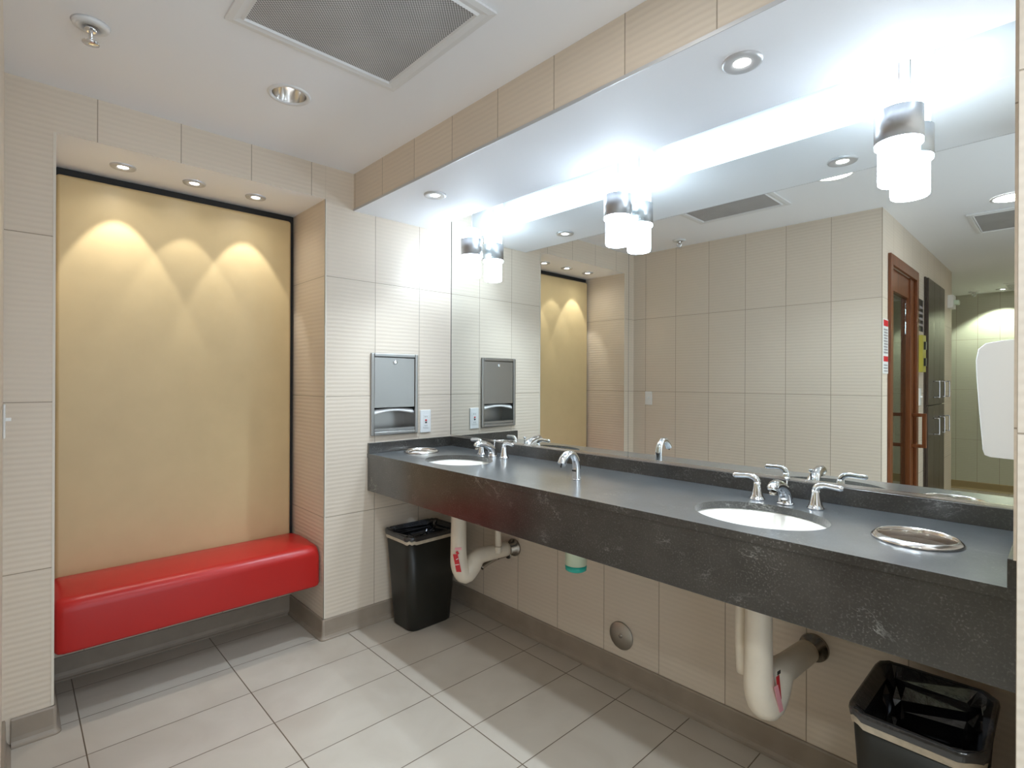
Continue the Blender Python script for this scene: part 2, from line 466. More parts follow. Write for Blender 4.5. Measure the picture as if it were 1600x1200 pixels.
# ------------------------------------------------------------------ the setting
bm = B(); box(bm, -0.6, XR, YF - 0.1, 0.1, -0.06, 0.0)
struct('floor', bm, M['floor'], 'beige porcelain floor of long rectangular tiles with dark joints', 'floor')

bm = B()
holed_slab(bm, [(-0.6, YF - 0.1), (XR, YF - 0.1), (XR, 0.1), (-0.6, 0.1)],
           [circle(0.548, -1.178, 0.064, n=48)], ZC, ZC + 0.12)
struct('ceiling', bm, M['paint'], 'flat white painted ceiling of the washroom', 'ceiling')

# left wall with the bench recess; the dispenser sits in a real pocket
bm = B()
wallbox(bm, -0.5, 0, YL - 0.0, RL, 0, ZC, 1, 2, 3)                      # pier by the bench
wallbox(bm, -0.5, 0, RL, RR, ZREC, ZC, 1, 2, 3)                          # header, painted underneath
wallbox(bm, -0.5, XREC, RL, RR, 0, ZREC, 1, 2, 3)                        # back of the recess
DY0, DY1, DZ0, DZ1 = -0.530, -0.256, 1.022, 1.440
wallbox(bm, -0.5, 0, RR, DY0, 0, ZC, 0, 2, 3)
wallbox(bm, -0.5, 0, DY1, 0, 0, ZC, 0, 2, 3)
wallbox(bm, -0.5, 0, DY0, DY1, 0, DZ0, 0, 2, 3)
wallbox(bm, -0.5, 0, DY0, DY1, DZ1, ZC, 0, 2, 3)
wallbox(bm, -0.5, -0.12, DY0, DY1, DZ0, DZ1, 0, 2, 3)
struct('wall_left', bm, [M['tile_left'], M['tile_header'], M['tile_jamb'], M['paint']],
       'ribbed cream tile wall with the bench recess and towel dispenser', 'wall')

bm = B(); wallbox(bm, -0.5, XR, 0, 0.12, 0, ZC, 0, 0, 0)
struct('wall_back', bm, M['tile_back'], 'ribbed cream tile wall behind the mirror and under the counter', 'wall')

# block behind the camera side: switch wall, passage wall with doorway pocket
DO0, DO1, DOZ = -2.936, -2.157, 2.064
bm = B()
wallbox(bm, -0.6, XE, YL - 0.10, YL, 0, ZC, 1, 0, 0)
wallbox(bm, -0.6, XE, DO1, YL - 0.10, 0, ZC, 1, 0, 0)
wallbox(bm, -0.6, XE, YE, DO0, 0, ZC, 1, 0, 0)
wallbox(bm, -0.6, XE, DO0, DO1, DOZ, ZC, 1, 0, 0)
wallbox(bm, -0.6, 0.9, DO0, DO1, 0, DOZ, 1, 0, 0)
struct('wall_front', bm, [M['tile_front'], M['tile_pass']], 'cream tile wall facing the mirror that turns into the passage', 'wall')

bm = B(); wallbox(bm, -0.6, XR, YF - 0.12, YF, 0, ZC, 0, 0, 0)
struct('wall_far', bm, M['tile_far'], 'greenish tile wall at the far end of the passage', 'wall')
OP0, OP1, OPZ = -2.35, -0.35, 2.30       # unseen opening added behind the partition to let in sky light as fill
bm = B()
wallbox(bm, XR, XR + 0.12, YF, OP0, 0, ZC, 0, 0, 0); wallbox(bm, XR, XR + 0.12, OP1, 0.1, 0, ZC, 0, 0, 0)
wallbox(bm, XR, XR + 0.12, OP0, OP1, OPZ, ZC, 0, 0, 0)
struct('wall_right', bm, M['tile_pass'], 'cream tile side wall of the passage', 'wall')
bm = B(); wallbox(bm, -0.72, -0.6, YF, YE, 0, ZC, 0, 0, 0)
struct('wall_passage_end', bm, M['tile_pass'], 'cream tile wall closing the far passage', 'wall')

bm = B(); wallbox(bm, XP, XP + 0.15, -0.71, 0.0, 0, ZC, 1, 0, 0)
struct('wall_partition', bm, [M['tile_part'], M['tile_left']], 'narrow tiled partition closing the right end of the counter', 'wall')
bm = B(); box(bm, XP - 0.011, XP - 0.0005, -0.572, -0.004, 0.972, ZS - 0.002)
struct('trim_1', bm, M['tile_part'], 'cream tile lining above the right end splash', 'trim')

bm = B()
fs = box(bm, 0.0, XP, YS, YSLOT, ZS, ZC - 0.0005)
fs[2].material_index = 1
struct('ceiling_soffit', bm, [M['paint'], M['tile_soffit']], 'dropped soffit over the counter, tiled front and white underside', 'soffit')

bm = B(); box(bm, 0.001, XP - 0.001, YS - 0.003, YS - 0.0004, ZS - 0.001, ZS + 0.010)
struct('trim_3', bm, M['led_trim'], 'thin grey edge strip along the bottom of the soffit face', 'trim')
bm = B(); box(bm, 0.0004, 0.002, RR - 0.002, RR + 0.006, 0.102, ZREC); box(bm, -0.006, 0.002, RR - 0.002, RR - 0.0004, 0.102, ZREC)
struct('trim_4', bm, M['edge'], 'pale edge strip on the right corner of the bench recess', 'trim')
bm = B(); box(bm, 0.0004, 0.002, RL - 0.006, RL + 0.002, 0.102, ZREC)
struct('trim_5', bm, M['edge'], 'pale edge strip on the left corner of the bench recess', 'trim')

# cove base tiles with a small toe
def base_run(bm, p, q, n):
    """strip along p->q, n points into the room"""
    p, q, n = Vector((*p, 0)), Vector((*q, 0)), Vector((*n, 0))
    prof = [(0.0, 0.0), (0.024, 0.0), (0.024, 0.006), (0.019, 0.010), (0.013, 0.020), (0.011, 0.034), (0.010, 0.094), (0.007, 0.100), (0.0, 0.100)]
    loft(bm, [[s + n * a + Vector((0, 0, b)) for a, b in prof] for s in (p, q)], smooth=False)
bm = B()
base_run(bm, (0, YL + 0.024), (0, RL), (1, 0)); base_run(bm, (0, RR), (0, 0), (1, 0))
base_run(bm, (0.0, RR), (XREC, RR), (0, -1)); base_run(bm, (XREC, RL), (0, RL), (0, 1)); base_run(bm, (XREC, RL), (XREC, RR), (1, 0))
for cy, s in ((RR, -1), (RL, 1)):
    lathe(bm, [(0.024, 0), (0.024, 0.006), (0.019, 0.010), (0.013, 0.02), (0.011, 0.034), (0.010, 0.094), (0.007, 0.1)], (0.0, cy, 0), seg=32)
struct('baseboard_left', bm, M['base'], 'taupe cove base along the left wall and bench recess', 'baseboard')
bm = B(); base_run(bm, (0.024, 0), (XP, 0), (0, -1))
struct('baseboard_back', bm, M['base'], 'taupe cove base under the counter', 'baseboard')
bm = B(); base_run(bm, (0.0, YL), (XE, YL), (0, 1)); base_run(bm, (XE, YL), (XE, -2.08), (1, 0)); base_run(bm, (XE, -3.01), (XE, -3.28), (1, 0)); base_run(bm, (XE, -4.11), (XE, YE), (1, 0))
struct('baseboard_front', bm, M['base'], 'taupe cove base along the switch wall and passage', 'baseboard')
bm = B(); base_run(bm, (-0.6, YF), (XR, YF), (0, 1))
struct('baseboard_far', bm, simple('tan_base', (0.36, 0.27, 0.13), 0.4), 'tan cove base on the far wall', 'baseboard')
bm = B(); base_run(bm, (XP, -0.71), (XP + 0.15, -0.71), (0, -1))
struct('baseboard_right', bm, M['base'], 'taupe cove base on the partition end', 'baseboard')

# ------------------------------------------------------------------ upholstered panel and bench
pan = thing('upholstered_panel', 'tall tan upholstered wall panel in the recess above the red bench', 'wall panel', (-0.43, -1.306, 0.44))
def local(o, fn):
    bm = B(); fn(bm)
    for v in bm.verts: v.co -= o.location
    return bm
bm = local(pan, lambda b: box(b, -0.428, -0.412, -1.819, -0.794, 0.44, 2.214))
obj('backing_board', bm, M['black'], pan)
bm = local(pan, lambda b: box(b, -0.4115, -0.378, -1.803, -0.816, 0.44, 2.180))
obj('cushion', bm, M['fabric'], pan, bevel=0.016, seg=5)

bench = thing('bench', 'long red vinyl bench fixed in the recess under the tan panel', 'bench', (-0.2, -1.306, 0.262))
def bench_bm(b):
    y0, y1 = -1.819, -0.797
    def prof(s):      # section in x, z; s shrinks it at the ends
        x0, x1, z0, z1 = -0.3765, -0.026 - s, 0.263 + s * 0.6, 0.468 - s
        pts = []
        for cx, cz, r, a0 in ((x1 - 0.012, z0 + 0.012, 0.012, -PI / 2), (x1 - 0.05, z1 - 0.05, 0.05, 0)):
            n = 8
            for k in range(n + 1):
                a = a0 + PI / 2 * k / n
                pts.append((cx + r * math.cos(a), cz + r * math.sin(a)))
        pts += [(x1 - 0.14, z1 + 0.006), (x1 - 0.24, z1 + 0.006), (x0 + 0.02, z1 - 0.002), (x0, z1 - 0.012), (x0, z0)]
        return pts
    rings = []
    ys = [(y0, 0.022), (y0 + 0.004, 0.012), (y0 + 0.012, 0.004), (y0 + 0.03, 0.0)]
    ys += [(y0 + (y1 - y0) * k / 12, 0) for k in range(1, 12)]
    ys += [(y1 - 0.03, 0.0), (y1 - 0.012, 0.004), (y1 - 0.004, 0.012), (y1, 0.022)]
    for y, s in ys:
        rings.append([(x, y, z) for x, z in prof(s)])
    loft(b, rings)
bm = local(bench, bench_bm)
obj('seat', bm, M['vinyl'], bench)
bm = local(bench, lambda b: box(b, -0.376, -0.11, -1.78, -0.835, 0.250, 0.264))
obj('support_board', bm, M['black'], bench)

# ------------------------------------------------------------------ counter
SINKS = [(0.510, -0.336), (1.948, -0.336)]
SA, SB = 0.186, 0.152
RINGS = [(0.138, -0.305), (2.318, -0.305)]
ctr = thing('vanity_counter', 'long black soapstone counter with deep apron below the mirror', 'counter', (1.26, -0.28, 0.715))
def f(b):
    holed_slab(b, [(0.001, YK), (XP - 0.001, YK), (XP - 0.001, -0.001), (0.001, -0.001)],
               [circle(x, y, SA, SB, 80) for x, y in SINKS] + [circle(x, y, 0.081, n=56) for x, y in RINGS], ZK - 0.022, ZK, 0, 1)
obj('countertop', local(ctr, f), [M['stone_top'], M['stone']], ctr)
obj('apron', local(ctr, lambda b: box(b, 0.001, XP - 0.001, YK + 0.003, YK + 0.024, ZKB, ZK - 0.0222)), M['stone'], ctr, bevel=0.0012)
obj('backsplash', local(ctr, lambda b: box(b, 0.021, XP - 0.021, -0.0205, -0.001, ZK, 0.970)), M['stone'], ctr, bevel=0.0012)
obj('side_splash', local(ctr, lambda b: box(b, 0.001, 0.0205, YK + 0.002, -0.001, ZK, 0.970)), M['stone'], ctr, bevel=0.0012)
obj('side_splash', local(ctr, lambda b: box(b, XP - 0.0205, XP - 0.001, YK - 0.012 + 0.012, -0.001, ZK, 0.970)), M['stone'], ctr, bevel=0.0012)

def make_sink(loc, label):
    t = thing('sink', label, 'sink', loc, 'oval sinks under the counter')
    bm = B()
    prof = [(1.06, 0.0), (1.06, -0.008), (1.0, -0.03), (0.93, -0.07), (0.78, -0.115), (0.5, -0.142), (0.14, -0.150)]
    inner = [(1.015, 0.0), (0.985, -0.012), (0.95, -0.035), (0.88, -0.066), (0.74, -0.104), (0.47, -0.130), (0.14, -0.137)]
    rings = [[(SA * r * math.cos(2 * PI * k / 64), SB * r * math.sin(2 * PI * k / 64), h) for k in range(64)] for r, h in list(reversed(prof)) + inner]
    loft(bm, rings, True, True)
    obj('basin', bm, M['porcelain'], t)
    bm = B(); lathe(bm, [(0.028, -0.1365), (0.028, -0.134), (0.022, -0.1335), (0.016, -0.1345)], seg=28)
    obj('drain', bm, M['chrome'], t)
    return t
sk = make_sink((SINKS[0][0], SINKS[0][1], ZK - 0.0225), 'white oval sink near the towel dispenser corner')
dup(sk, (SINKS[1][0], SINKS[1][1], ZK - 0.0225), 'white oval sink at the right, before the steel ring')

def make_ring(loc, label):
    t = thing('waste_chute', label, 'waste chute', loc, 'steel waste rings in the counter')
    bm = B()
    lathe(bm, [(0.080, 0.0005), (0.0935, 0.0005), (0.0945, 0.002), (0.092, 0.006), (0.084, 0.0125), (0.0815, 0.0130), (0.0795, 0.011), (0.078, 0.002), (0.0775, -0.02)], seg=64, cap0=False, cap1=False)
    obj('rim', bm, M['steel_bright'], t)
    bm = B(); lathe(bm, [(0.0775, -0.012), (0.0765, -0.19), (0.0785, -0.19), (0.0795, -0.012)], seg=64, cap0=False, cap1=False)
    obj('sleeve', bm, M['sleeve'], t)
    return t
rg = make_ring((*RINGS[0], ZK), 'round steel waste ring in the corner of the counter by the dispenser wall')
dup(rg, (*RINGS[1], ZK), 'round steel waste ring at the right end of the counter')

# ------------------------------------------------------------------ faucets
def make_handle(sign, parent, dx):
    bm = B()
    lathe(bm, [(0.0245, 0.0), (0.0245, 0.003), (0.021, 0.006), (0.0185, 0.014), (0.0145, 0.032), (0.0118, 0.05), (0.0105, 0.058)], (dx, 0, 0), seg=32)
    s = sign
    tube(bm, [(dx, 0, 0.050), (dx + s * 0.001, 0, 0.062), (dx + s * 0.010, -0.001, 0.072), (dx + s * 0.028, -0.003, 0.0755), (dx + s * 0.052, -0.006, 0.074), (dx + s * 0.070, -0.008, 0.073), (dx + s * 0.078, -0.009, 0.0725)],
         [0.0105, 0.0105, 0.010, 0.0085, 0.0085, 0.0092, 0.004], seg=20)
    return obj('handle', bm, M['chrome'], parent)

def make_faucet(loc, label):
    t = thing('faucet', label, 'faucet', loc, 'two handle chrome faucets')
    bm = B()
    lathe(bm, [(0.0255, 0), (0.0255, 0.003), (0.022, 0.006)], seg=32)
    tube(bm, [(0, 0, 0.003), (0, -0.001, 0.024), (0, -0.012, 0.044), (0, -0.038, 0.060), (0, -0.068, 0.069), (0, -0.092, 0.070), (0, -0.106, 0.064), (0, -0.110, 0.058)],
         [0.0225, 0.0210, 0.0195, 0.0175, 0.0165, 0.0165, 0.0160, 0.0120], seg=24)
    sp = obj('spout', bm, M['chrome'], t)
    bm = B(); lathe(bm, [(0.009, -0.008), (0.0105, -0.007), (0.0105, 0.0)], (0, -0.104, 0.052), seg=20)
    obj('aerator', bm, M['chrome_dull'], sp)
    bm = B(); tube(bm, [(0, 0.012, 0.035), (0, 0.014, 0.075)], 0.003, seg=10); lathe(bm, [(0.003, 0.0), (0.0075, 0.003), (0.009, 0.008), (0.006, 0.011)], (0, 0.014, 0.073), seg=18)
    obj('lift_rod', bm, M['chrome'], sp)
    make_handle(-1, t, -0.088); make_handle(1, t, 0.088)
    return t
fc = make_faucet((0.528, -0.130, ZK + 0.0006), 'chrome two handle faucet behind the sink in the left corner')
dup(fc, (1.953, -0.135, ZK + 0.0006), 'chrome two handle faucet behind the right sink')

t = thing('soap_dispenser', 'chrome curved sensor soap spout standing mid counter between the sinks', 'soap dispenser', (1.236, -0.310, ZK + 0.0006))
bm = B()
lathe(bm, [(0.0185, 0), (0.0185, 0.003), (0.0165, 0.004)], seg=30)
tube(bm, [(0, 0, 0.002), (0, 0, 0.030), (0, -0.001, 0.058), (0, -0.009, 0.084), (0, -0.030, 0.104), (0, -0.058, 0.104), (0, -0.080, 0.088), (0, -0.091, 0.070)],
     [0.0165, 0.0162, 0.0158, 0.0150, 0.0145, 0.0150, 0.0160, 0.0165], seg=24)
obj('spout', bm, M['chrome'], t)
bm = B(); box(bm, -0.0085, 0.0085, -0.0180, -0.0145, 0.034, 0.041)
obj('sensor_window', bm, M['dark'], t)
bm = B(); tube(bm, [(0, -0.091, 0.071), (0, -0.095, 0.058)], 0.0032, seg=10)
obj('nozzle', bm, M['dark'], t)

t = thing('soap_bottle', 'pale soap bottle with teal soap hanging under the middle of the counter', 'soap bottle', (1.228, -0.302, 0.552))
bm = B(); lathe(bm, [(0.036, 0), (0.042, 0.004), (0.043, 0.024)], seg=32); obj('soap', bm, M['soap'], t)
bm = B(); lathe(bm, [(0.043, 0.0242), (0.043, 0.12), (0.038, 0.14), (0.018, 0.155), (0.018, 0.3385)], seg=32); obj('bottle', bm, M['bottle'], t)

# ------------------------------------------------------------------ drain pipes with covers
def make_trap(loc, label, extra):
    t = thing('drain_pipe', label, 'drain pipe', loc, 'covered drain pipes under the sinks')
    x, y, z = loc
    bm = B()
    tube(bm, [(0, 0, 0.733 - z), (0, 0, 0.62 - z), (0, 0.0, 0.46 - z), (0.002, 0.008, 0.392 - z), (0.008, 0.036, 0.350 - z), (0.015, 0.070, 0.382 - z), (0.022, 0.105, 0.420 - z), (0.030, 0.150, 0.426 - z), (0.042, 0.285, 0.426 - z)],
         [0.036, 0.037, 0.040, 0.045, 0.050, 0.049, 0.041, 0.038, 0.036], seg=24)
    obj('pipe_cover', bm, M['wrap'], t)
    bm = B(); lathe(bm, [(0.030, -0.05), (0.030, -0.012), (0.044, -0.010), (0.046, -0.001)], (0.048, -y, 0.424 - z), axis='y', seg=32)
    obj('wall_flange', bm, M['chrome_dull'], t)
    return t
tr1 = make_trap((0.512, -0.336, 0.3), 'white covered drain pipe with a red arrow sticker, beside the left bin', 0)
tr2 = dup(tr1, (1.950, -0.336, 0.3), 'white covered drain pipe with a red and pink strip, left of the right bin')
# supply stop valve under the left sink
bm = B()
W = Vector((0.512, -0.336, 0.3))
lathe(bm, [(0.022, -0.006), (0.024, -0.001)], (0.0, 0.335, 0.075), axis='y', seg=24)
tube(bm, [(0.0, 0.332, 0.075), (0.0, 0.26, 0.075)], 0.011, seg=14)
tube(bm, [(0.0, 0.265, 0.075), (0.0, 0.265, 0.130)], 0.010, seg=14)
tube(bm, [(0.0, 0.255, 0.075), (-0.01, 0.20, 0.058), (-0.015, 0.16, 0.042)], [0.012, 0.011, 0.013], seg=14)
obj('stop_valve', bm, M['chrome_dull'], tr1)
bm = B(); tube(bm, [(0.07, 0.20, 0.16), (0.07, 0.19, 0.433)], 0.016, seg=16); tube(bm, [(0.07, 0.20, 0.13), (0.07, 0.20, 0.163)], 0.019, seg=16)
obj('supply_tube', bm, M['wrap'], tr1)
bm = B(); tube(bm, [(-0.055, 0.02, 0.12), (-0.057, 0.018, 0.25), (-0.055, 0.02, 0.433)], [0.017, 0.020, 0.017], seg=18)
obj('supply_tube', bm, M['wrap'], tr2)

def sticker(parent, center, nrm, w, h, mat, name, tilt=0.0, skew=0.0, th=0.0012):
    n = Vector(nrm).normalized(); s = Vector((-n.y, n.x, 0)).normalized(); v = n.cross(s) * -1
    if v.z < 0: v = -v
    a = s * math.cos(tilt) + v * math.sin(tilt); b_ = v * math.cos(tilt) - s * math.sin(tilt)
    bm = B(); c = Vector(center)
    q = [c + a * i * w / 2 + b_ * j * h / 2 + a * j * skew for i, j in ((-1, -1), (1, -1), (1, 1), (-1, 1))]
    loft(bm, [[p for p in q], [p + n * th for p in q]], smooth=False)
    return obj(name, bm, mat, parent)
nv = (0.79, -0.61, 0)
def onpipe(r, z, ang=0.0, cx=0.0, cy=0.0):
    a = math.atan2(nv[1], nv[0]) + ang
    return (cx + r * math.cos(a), cy + r * math.sin(a), z), (math.cos(a), math.sin(a), 0)
c, n = onpipe(0.0465, 0.172, -0.12); st0 = sticker(tr1, c, n, 0.012, 0.016, M['red'], 'arrow_tip', 0.6)
c, n = onpipe(0.0455, 0.122, -0.15); st = sticker(tr1, c, n, 0.024, 0.085, M['red'], 'arrow_sticker', 0.0, -0.009)
c2, n2 = onpipe(0.0472, 0.115, -0.15); 
sticker(st, c2, n2, 0.020, 0.003, M['paper'], 'print_line', 0.15)
c2, n2 = onpipe(0.0472, 0.142, -0.15); sticker(st, c2, n2, 0.012, 0.003, M['paper'], 'print_line', 0.5)
c, n = onpipe(0.0425, 0.190, -0.05); sticker(tr1, c, n, 0.032, 0.012, M['pink'], 'print_label', 0.05)
c, n = onpipe(0.0455, 0.118, 0.55, 0.006, 0.02); sticker(tr2, c, n, 0.017, 0.075, M['red'], 'red_strip', 0.05, -0.005)
c, n = onpipe(0.0480, 0.090, 0.45, 0.006, 0.02); sticker(tr2, c, n, 0.018, 0.085, M['pink'], 'pink_strip', 0.1, -0.010)
c, n = onpipe(0.0455, 0.163, 0.55, 0.006, 0.02); sticker(tr2, c, n, 0.018, 0.010, M['dark'], 'strip_clip', 0.0)

t = thing('access_plate', 'round steel access cover low on the wall under the counter', 'access cover', (1.236, -0.0005, 0.195))
bm = B(); lathe(bm, [(0.058, -0.0005), (0.060, -0.003), (0.057, -0.006), (0.012, -0.0075)], axis='y', seg=48); obj('cover', bm, M['plate'], t)
bm = B(); lathe(bm, [(0.010, -0.0072), (0.009, -0.0095), (0.003, -0.0098)], axis='y', seg=20); obj('screw', bm, M['chrome_dull'], t)

# ------------------------------------------------------------------ waste bins
def make_bin(loc, label, seed, fill):
    rnd = random.Random(seed)
    t = thing('waste_bin', label, 'waste bin', loc, 'black waste bins under the counter')
    bm = B()
    sec = [(0.0, 0.092, 0.128), (0.006, 0.098, 0.134), (0.25, 0.112, 0.150), (0.492, 0.125, 0.166)]
    out = [[(x, y, z) for x, y in rrect(a, b_, 0.045)] for z, a, b_ in sec]
    inn = [[(x, y, z) for x, y in rrect(a - 0.004, b_ - 0.004, 0.042)] for z, a, b_ in reversed(sec[1:])]
    loft(bm, out + inn)
    obj('body', bm, M['can'], t)
    # folded liner hem below the rim
    bm = B()
    N = len(rrect(0.1, 0.1, 0.04))
    wob = [rnd.uniform(-1, 1) for _ in range(N)]
    def ring(z, a, b_, r, w=0.0, wz=0.0):
        return [(x * (1 + w * wob[i]), y * (1 + w * wob[(i * 3) % N]), z + wz * wob[(i * 5 + 2) % N]) for i, (x, y) in enumerate(rrect(a, b_, r))]
    loft(bm, [ring(0.464, 0.1275, 0.1685, 0.046, 0.0, 0.004), ring(0.474, 0.129, 0.170, 0.046, 0.004), ring(0.488, 0.1295, 0.1705, 0.046, 0.003)], False, False)
    obj('liner_hem', bm, M['hem'], t)
    bm = B()
    rg_ = [ring(0.482, 0.1308, 0.1718, 0.047, 0.003, 0.004), ring(0.494, 0.1325, 0.1735, 0.047, 0.006, 0.003), ring(0.503, 0.131, 0.172, 0.046, 0.004, 0.003),
           ring(0.506, 0.125, 0.166, 0.045, 0.004, 0.003), ring(0.500, 0.119, 0.160, 0.044, 0.006, 0.003)]
    for k in range(1, 9):
        z = 0.500 - (0.500 - fill) * k / 8
        s = 1 - 0.02 * k
        base = rrect(0.119 * s, 0.160 * s, 0.042)
        rg_.append([(x * (1 + rnd.uniform(-0.16, 0.02)), y * (1 + rnd.uniform(-0.16, 0.02)), z + rnd.uniform(-0.008, 0.008)) for x, y in base])
    for k in range(1, 6):
        s = 0.84 * (1 - k / 6)
        base = rrect(0.119 * s, 0.160 * s, 0.042 * s)
        rg_.append([(x, y, fill - 0.01 + rnd.uniform(-0.035, 0.045)) for x, y in base])
    loft(bm, rg_[:5], False, False)
    loft(bm, rg_[4:], False, True, smooth=False)
    obj('liner', bm, M['bag'], t)
    return t
make_bin((0.152, -0.305, 0.0), 'black lined waste bin in the left corner under the counter', 3, 0.44)
make_bin((2.330, -0.270, 0.0), 'black lined waste bin at the right end under the counter', 5, 0.30)

# ------------------------------------------------------------------ towel dispenser
t = thing('paper_towel_dispenser', 'steel paper towel dispenser recessed in the tile wall', 'towel dispenser', (0, -0.393, 1.006))
def f(b):
    for y0, y1, z0, z1 in ((-0.541, -0.521, 1.006, 1.452), (-0.265, -0.245, 1.006, 1.452), (-0.5208, -0.2652, 1.432, 1.452), (-0.5208, -0.2652, 1.006, 1.026)):
        box(b, 0.0005, 0.014, y0, y1, z0, z1)
obj('frame', local(t, f), M['steel'], t, bevel=0.004, seg=2)
def f(b):
    box(b, -0.11, -0.107, -0.527, -0.259, 1.026, 1.436)
    box(b, -0.107, 0.0, -0.527, -0.524, 1.026, 1.436); box(b, -0.107, 0.0, -0.262, -0.259, 1.026, 1.436)
    box(b, -0.107, 0.0, -0.524, -0.262, 1.026, 1.029)
    box(b, -0.03, 0.010, -0.5195, -0.2665, 1.0295, 1.042)
obj('housing', local(t, f), M['steel'], t)
dr = obj('door', local(t, lambda b: box(b, 0.002, 0.0085, -0.519, -0.267, 1.155, 1.430)), M['steel'], t, bevel=0.002)
bm = local(t, lambda b: lathe(b, [(0.012, 0.0085), (0.012, 0.0125), (0.009, 0.0145), (0.004, 0.0145)], (0, -0.393, 1.404), axis='x', seg=24))
obj('lock', bm, M['chrome'], dr)
def f(b):
    rings = []
    for k in range(15):
        y = -0.517 + 0.25 * k / 14
        w = math.sin(PI * k / 14)
        rings.append([(-0.080, y, 1.130 + 0.010 * w), (-0.01, y, 1.122 + 0.016 * w), (0.003, y, 1.116 + 0.018 * w), (0.003, y, 1.128 + 0.016 * w), (-0.01, y, 1.142 + 0.010 * w), (-0.080, y, 1.150)])
    loft(b, rings)
obj('paper_towel', local(t, f), M['paper'], t)

# outlet
t = thing('wall_outlet', 'white outlet with red and black buttons beside the towel dispenser', 'outlet', (0, -0.1885, 1.068))
bm = B(); box(bm, 0.0005, 0.007, -0.036, 0.036, -0.0655, 0.0655); pl = obj('plate', bm, M['white'], t, bevel=0.003)
bm = B(); box(bm, 0.007, 0.009, -0.019, 0.019, -0.038, 0.038); obj('receptacle', bm, M['white'], t, bevel=0.001)
bm = B(); box(bm, 0.009, 0.0105, -0.006, 0.006, 0.002, 0.011); obj('reset_button', bm, M['red'], t)
bm = B(); box(bm, 0.009, 0.0105, -0.006, 0.006, -0.011, -0.002); obj('test_button', bm, M['dark'], t)
for z in (0.026, -0.026):
    bm = B()
    box(bm, 0.009, 0.0094, -0.007, -0.005, z - 0.003, z + 0.005); box(bm, 0.009, 0.0094, 0.005, 0.007, z - 0.003, z + 0.005)
    obj('socket_slots', bm, M['dark'], t)

# light switch on the wall facing the mirror
t = thing('light_switch', 'white toggle switch on the tile wall facing the mirror', 'light switch', (0.152, YL, 1.164))
bm = B(); box(bm, -0.033, 0.033, 0.0005, 0.007, -0.056, 0.056); obj('plate', bm, M['white'], t, bevel=0.003)
bm = B(); box(bm, -0.005, 0.005, 0.007, 0.021, 0.000, 0.011); obj('toggle', bm, M['white'], t, bevel=0.001)

# ------------------------------------------------------------------ mirrors
XM = 1.2695
def make_mirror(x0, x1, label):
    t = thing('mirror', label, 'mirror', ((x0 + x1) / 2, -0.003, 0.972), 'wall mirrors above the counter')
    def f(b):
        fs = box(b, x0, x1, -0.0055, -0.0015, 0.976, ZC - 0.004)
        for q in fs: q.material_index = 1
        fs[2].material_index = 0
    obj('glass', local(t, f), [M['mirror'], M['mirror_edge']], t)
    def f(b):
        box(b, x0, x1, -0.0105, -0.0065, 0.9705, 0.979)
        box(b, x0, x1, -0.0065, -0.0012, 0.9705, 0.9755)
    obj('bottom_channel', local(t, f), M['steel_bright'], t)
    return t
make_mirror(0.0062, XM - 0.0008, 'left half of the wide wall mirror above the counter')
make_mirror(XM + 0.0008, XP - 0.012, 'right half of the wide wall mirror above the counter')
bm = B(); box(bm, 0.0012, 0.0058, -0.0062, -0.0005, 0.972, ZC - 0.004)
struct('trim_2', bm, M['black'], 'dark joint line at the left edge of the mirror', 'trim')

# ------------------------------------------------------------------ hand dryer on the partition
t = thing('hand_dryer', 'white rounded hand dryer on the right partition in front of the mirror', 'hand dryer', (XP - 0.0115, -0.26, 1.14))
bm = B()
# outline in x, z (x is how far it stands off the wall, z from its bottom); swept along y
def dry_prof(s):
    pts = []
    P_ = [(0.0, 0.0), (0.048, 0.002), (0.057, 0.006), (0.060, 0.018), (0.066, 0.10), (0.071, 0.18), (0.072, 0.215), (0.068, 0.240), (0.056, 0.252), (0.03, 0.257), (0.0, 0.260)]
    for a, b_ in P_:
        pts.append((-(a * (1 - s * 0.35)), 0.13 + (b_ - 0.13) * (1 - s * 0.10)))
    return pts
rings = []
for y, s in ((-0.125, 0.10), (-0.122, 0.03), (-0.112, 0.0), (-0.05, -0.12), (0.05, -0.12), (0.112, 0.0), (0.122, 0.03), (0.125, 0.10)):
    rings.append([(x, y, z) for x, z in dry_prof(s)])
loft(bm, rings)
obj('cover', bm, M['white'], t)
bm = B(); lathe(bm, [(0.018, 0.025), (0.018, 0.010), (0.014, 0.009)], (-0.030, 0, 0.0), seg=24); obj('nozzle', bm, M['chrome'], t)

# ------------------------------------------------------------------ lamps
def add_spot(name, parent, loc, watts, deg, blend, col, radius=0.02, tilt=0.0):
    d = bpy.data.lights.new(name, 'SPOT'); d.energy = watts; d.spot_size = math.radians(deg); d.spot_blend = blend
    d.color = col; d.shadow_soft_size = radius
    o = bpy.data.objects.new(name, d); C.objects.link(o); o.parent = parent; o.location = loc
    o.rotation_euler = (0, math.radians(tilt), 0)
    return o

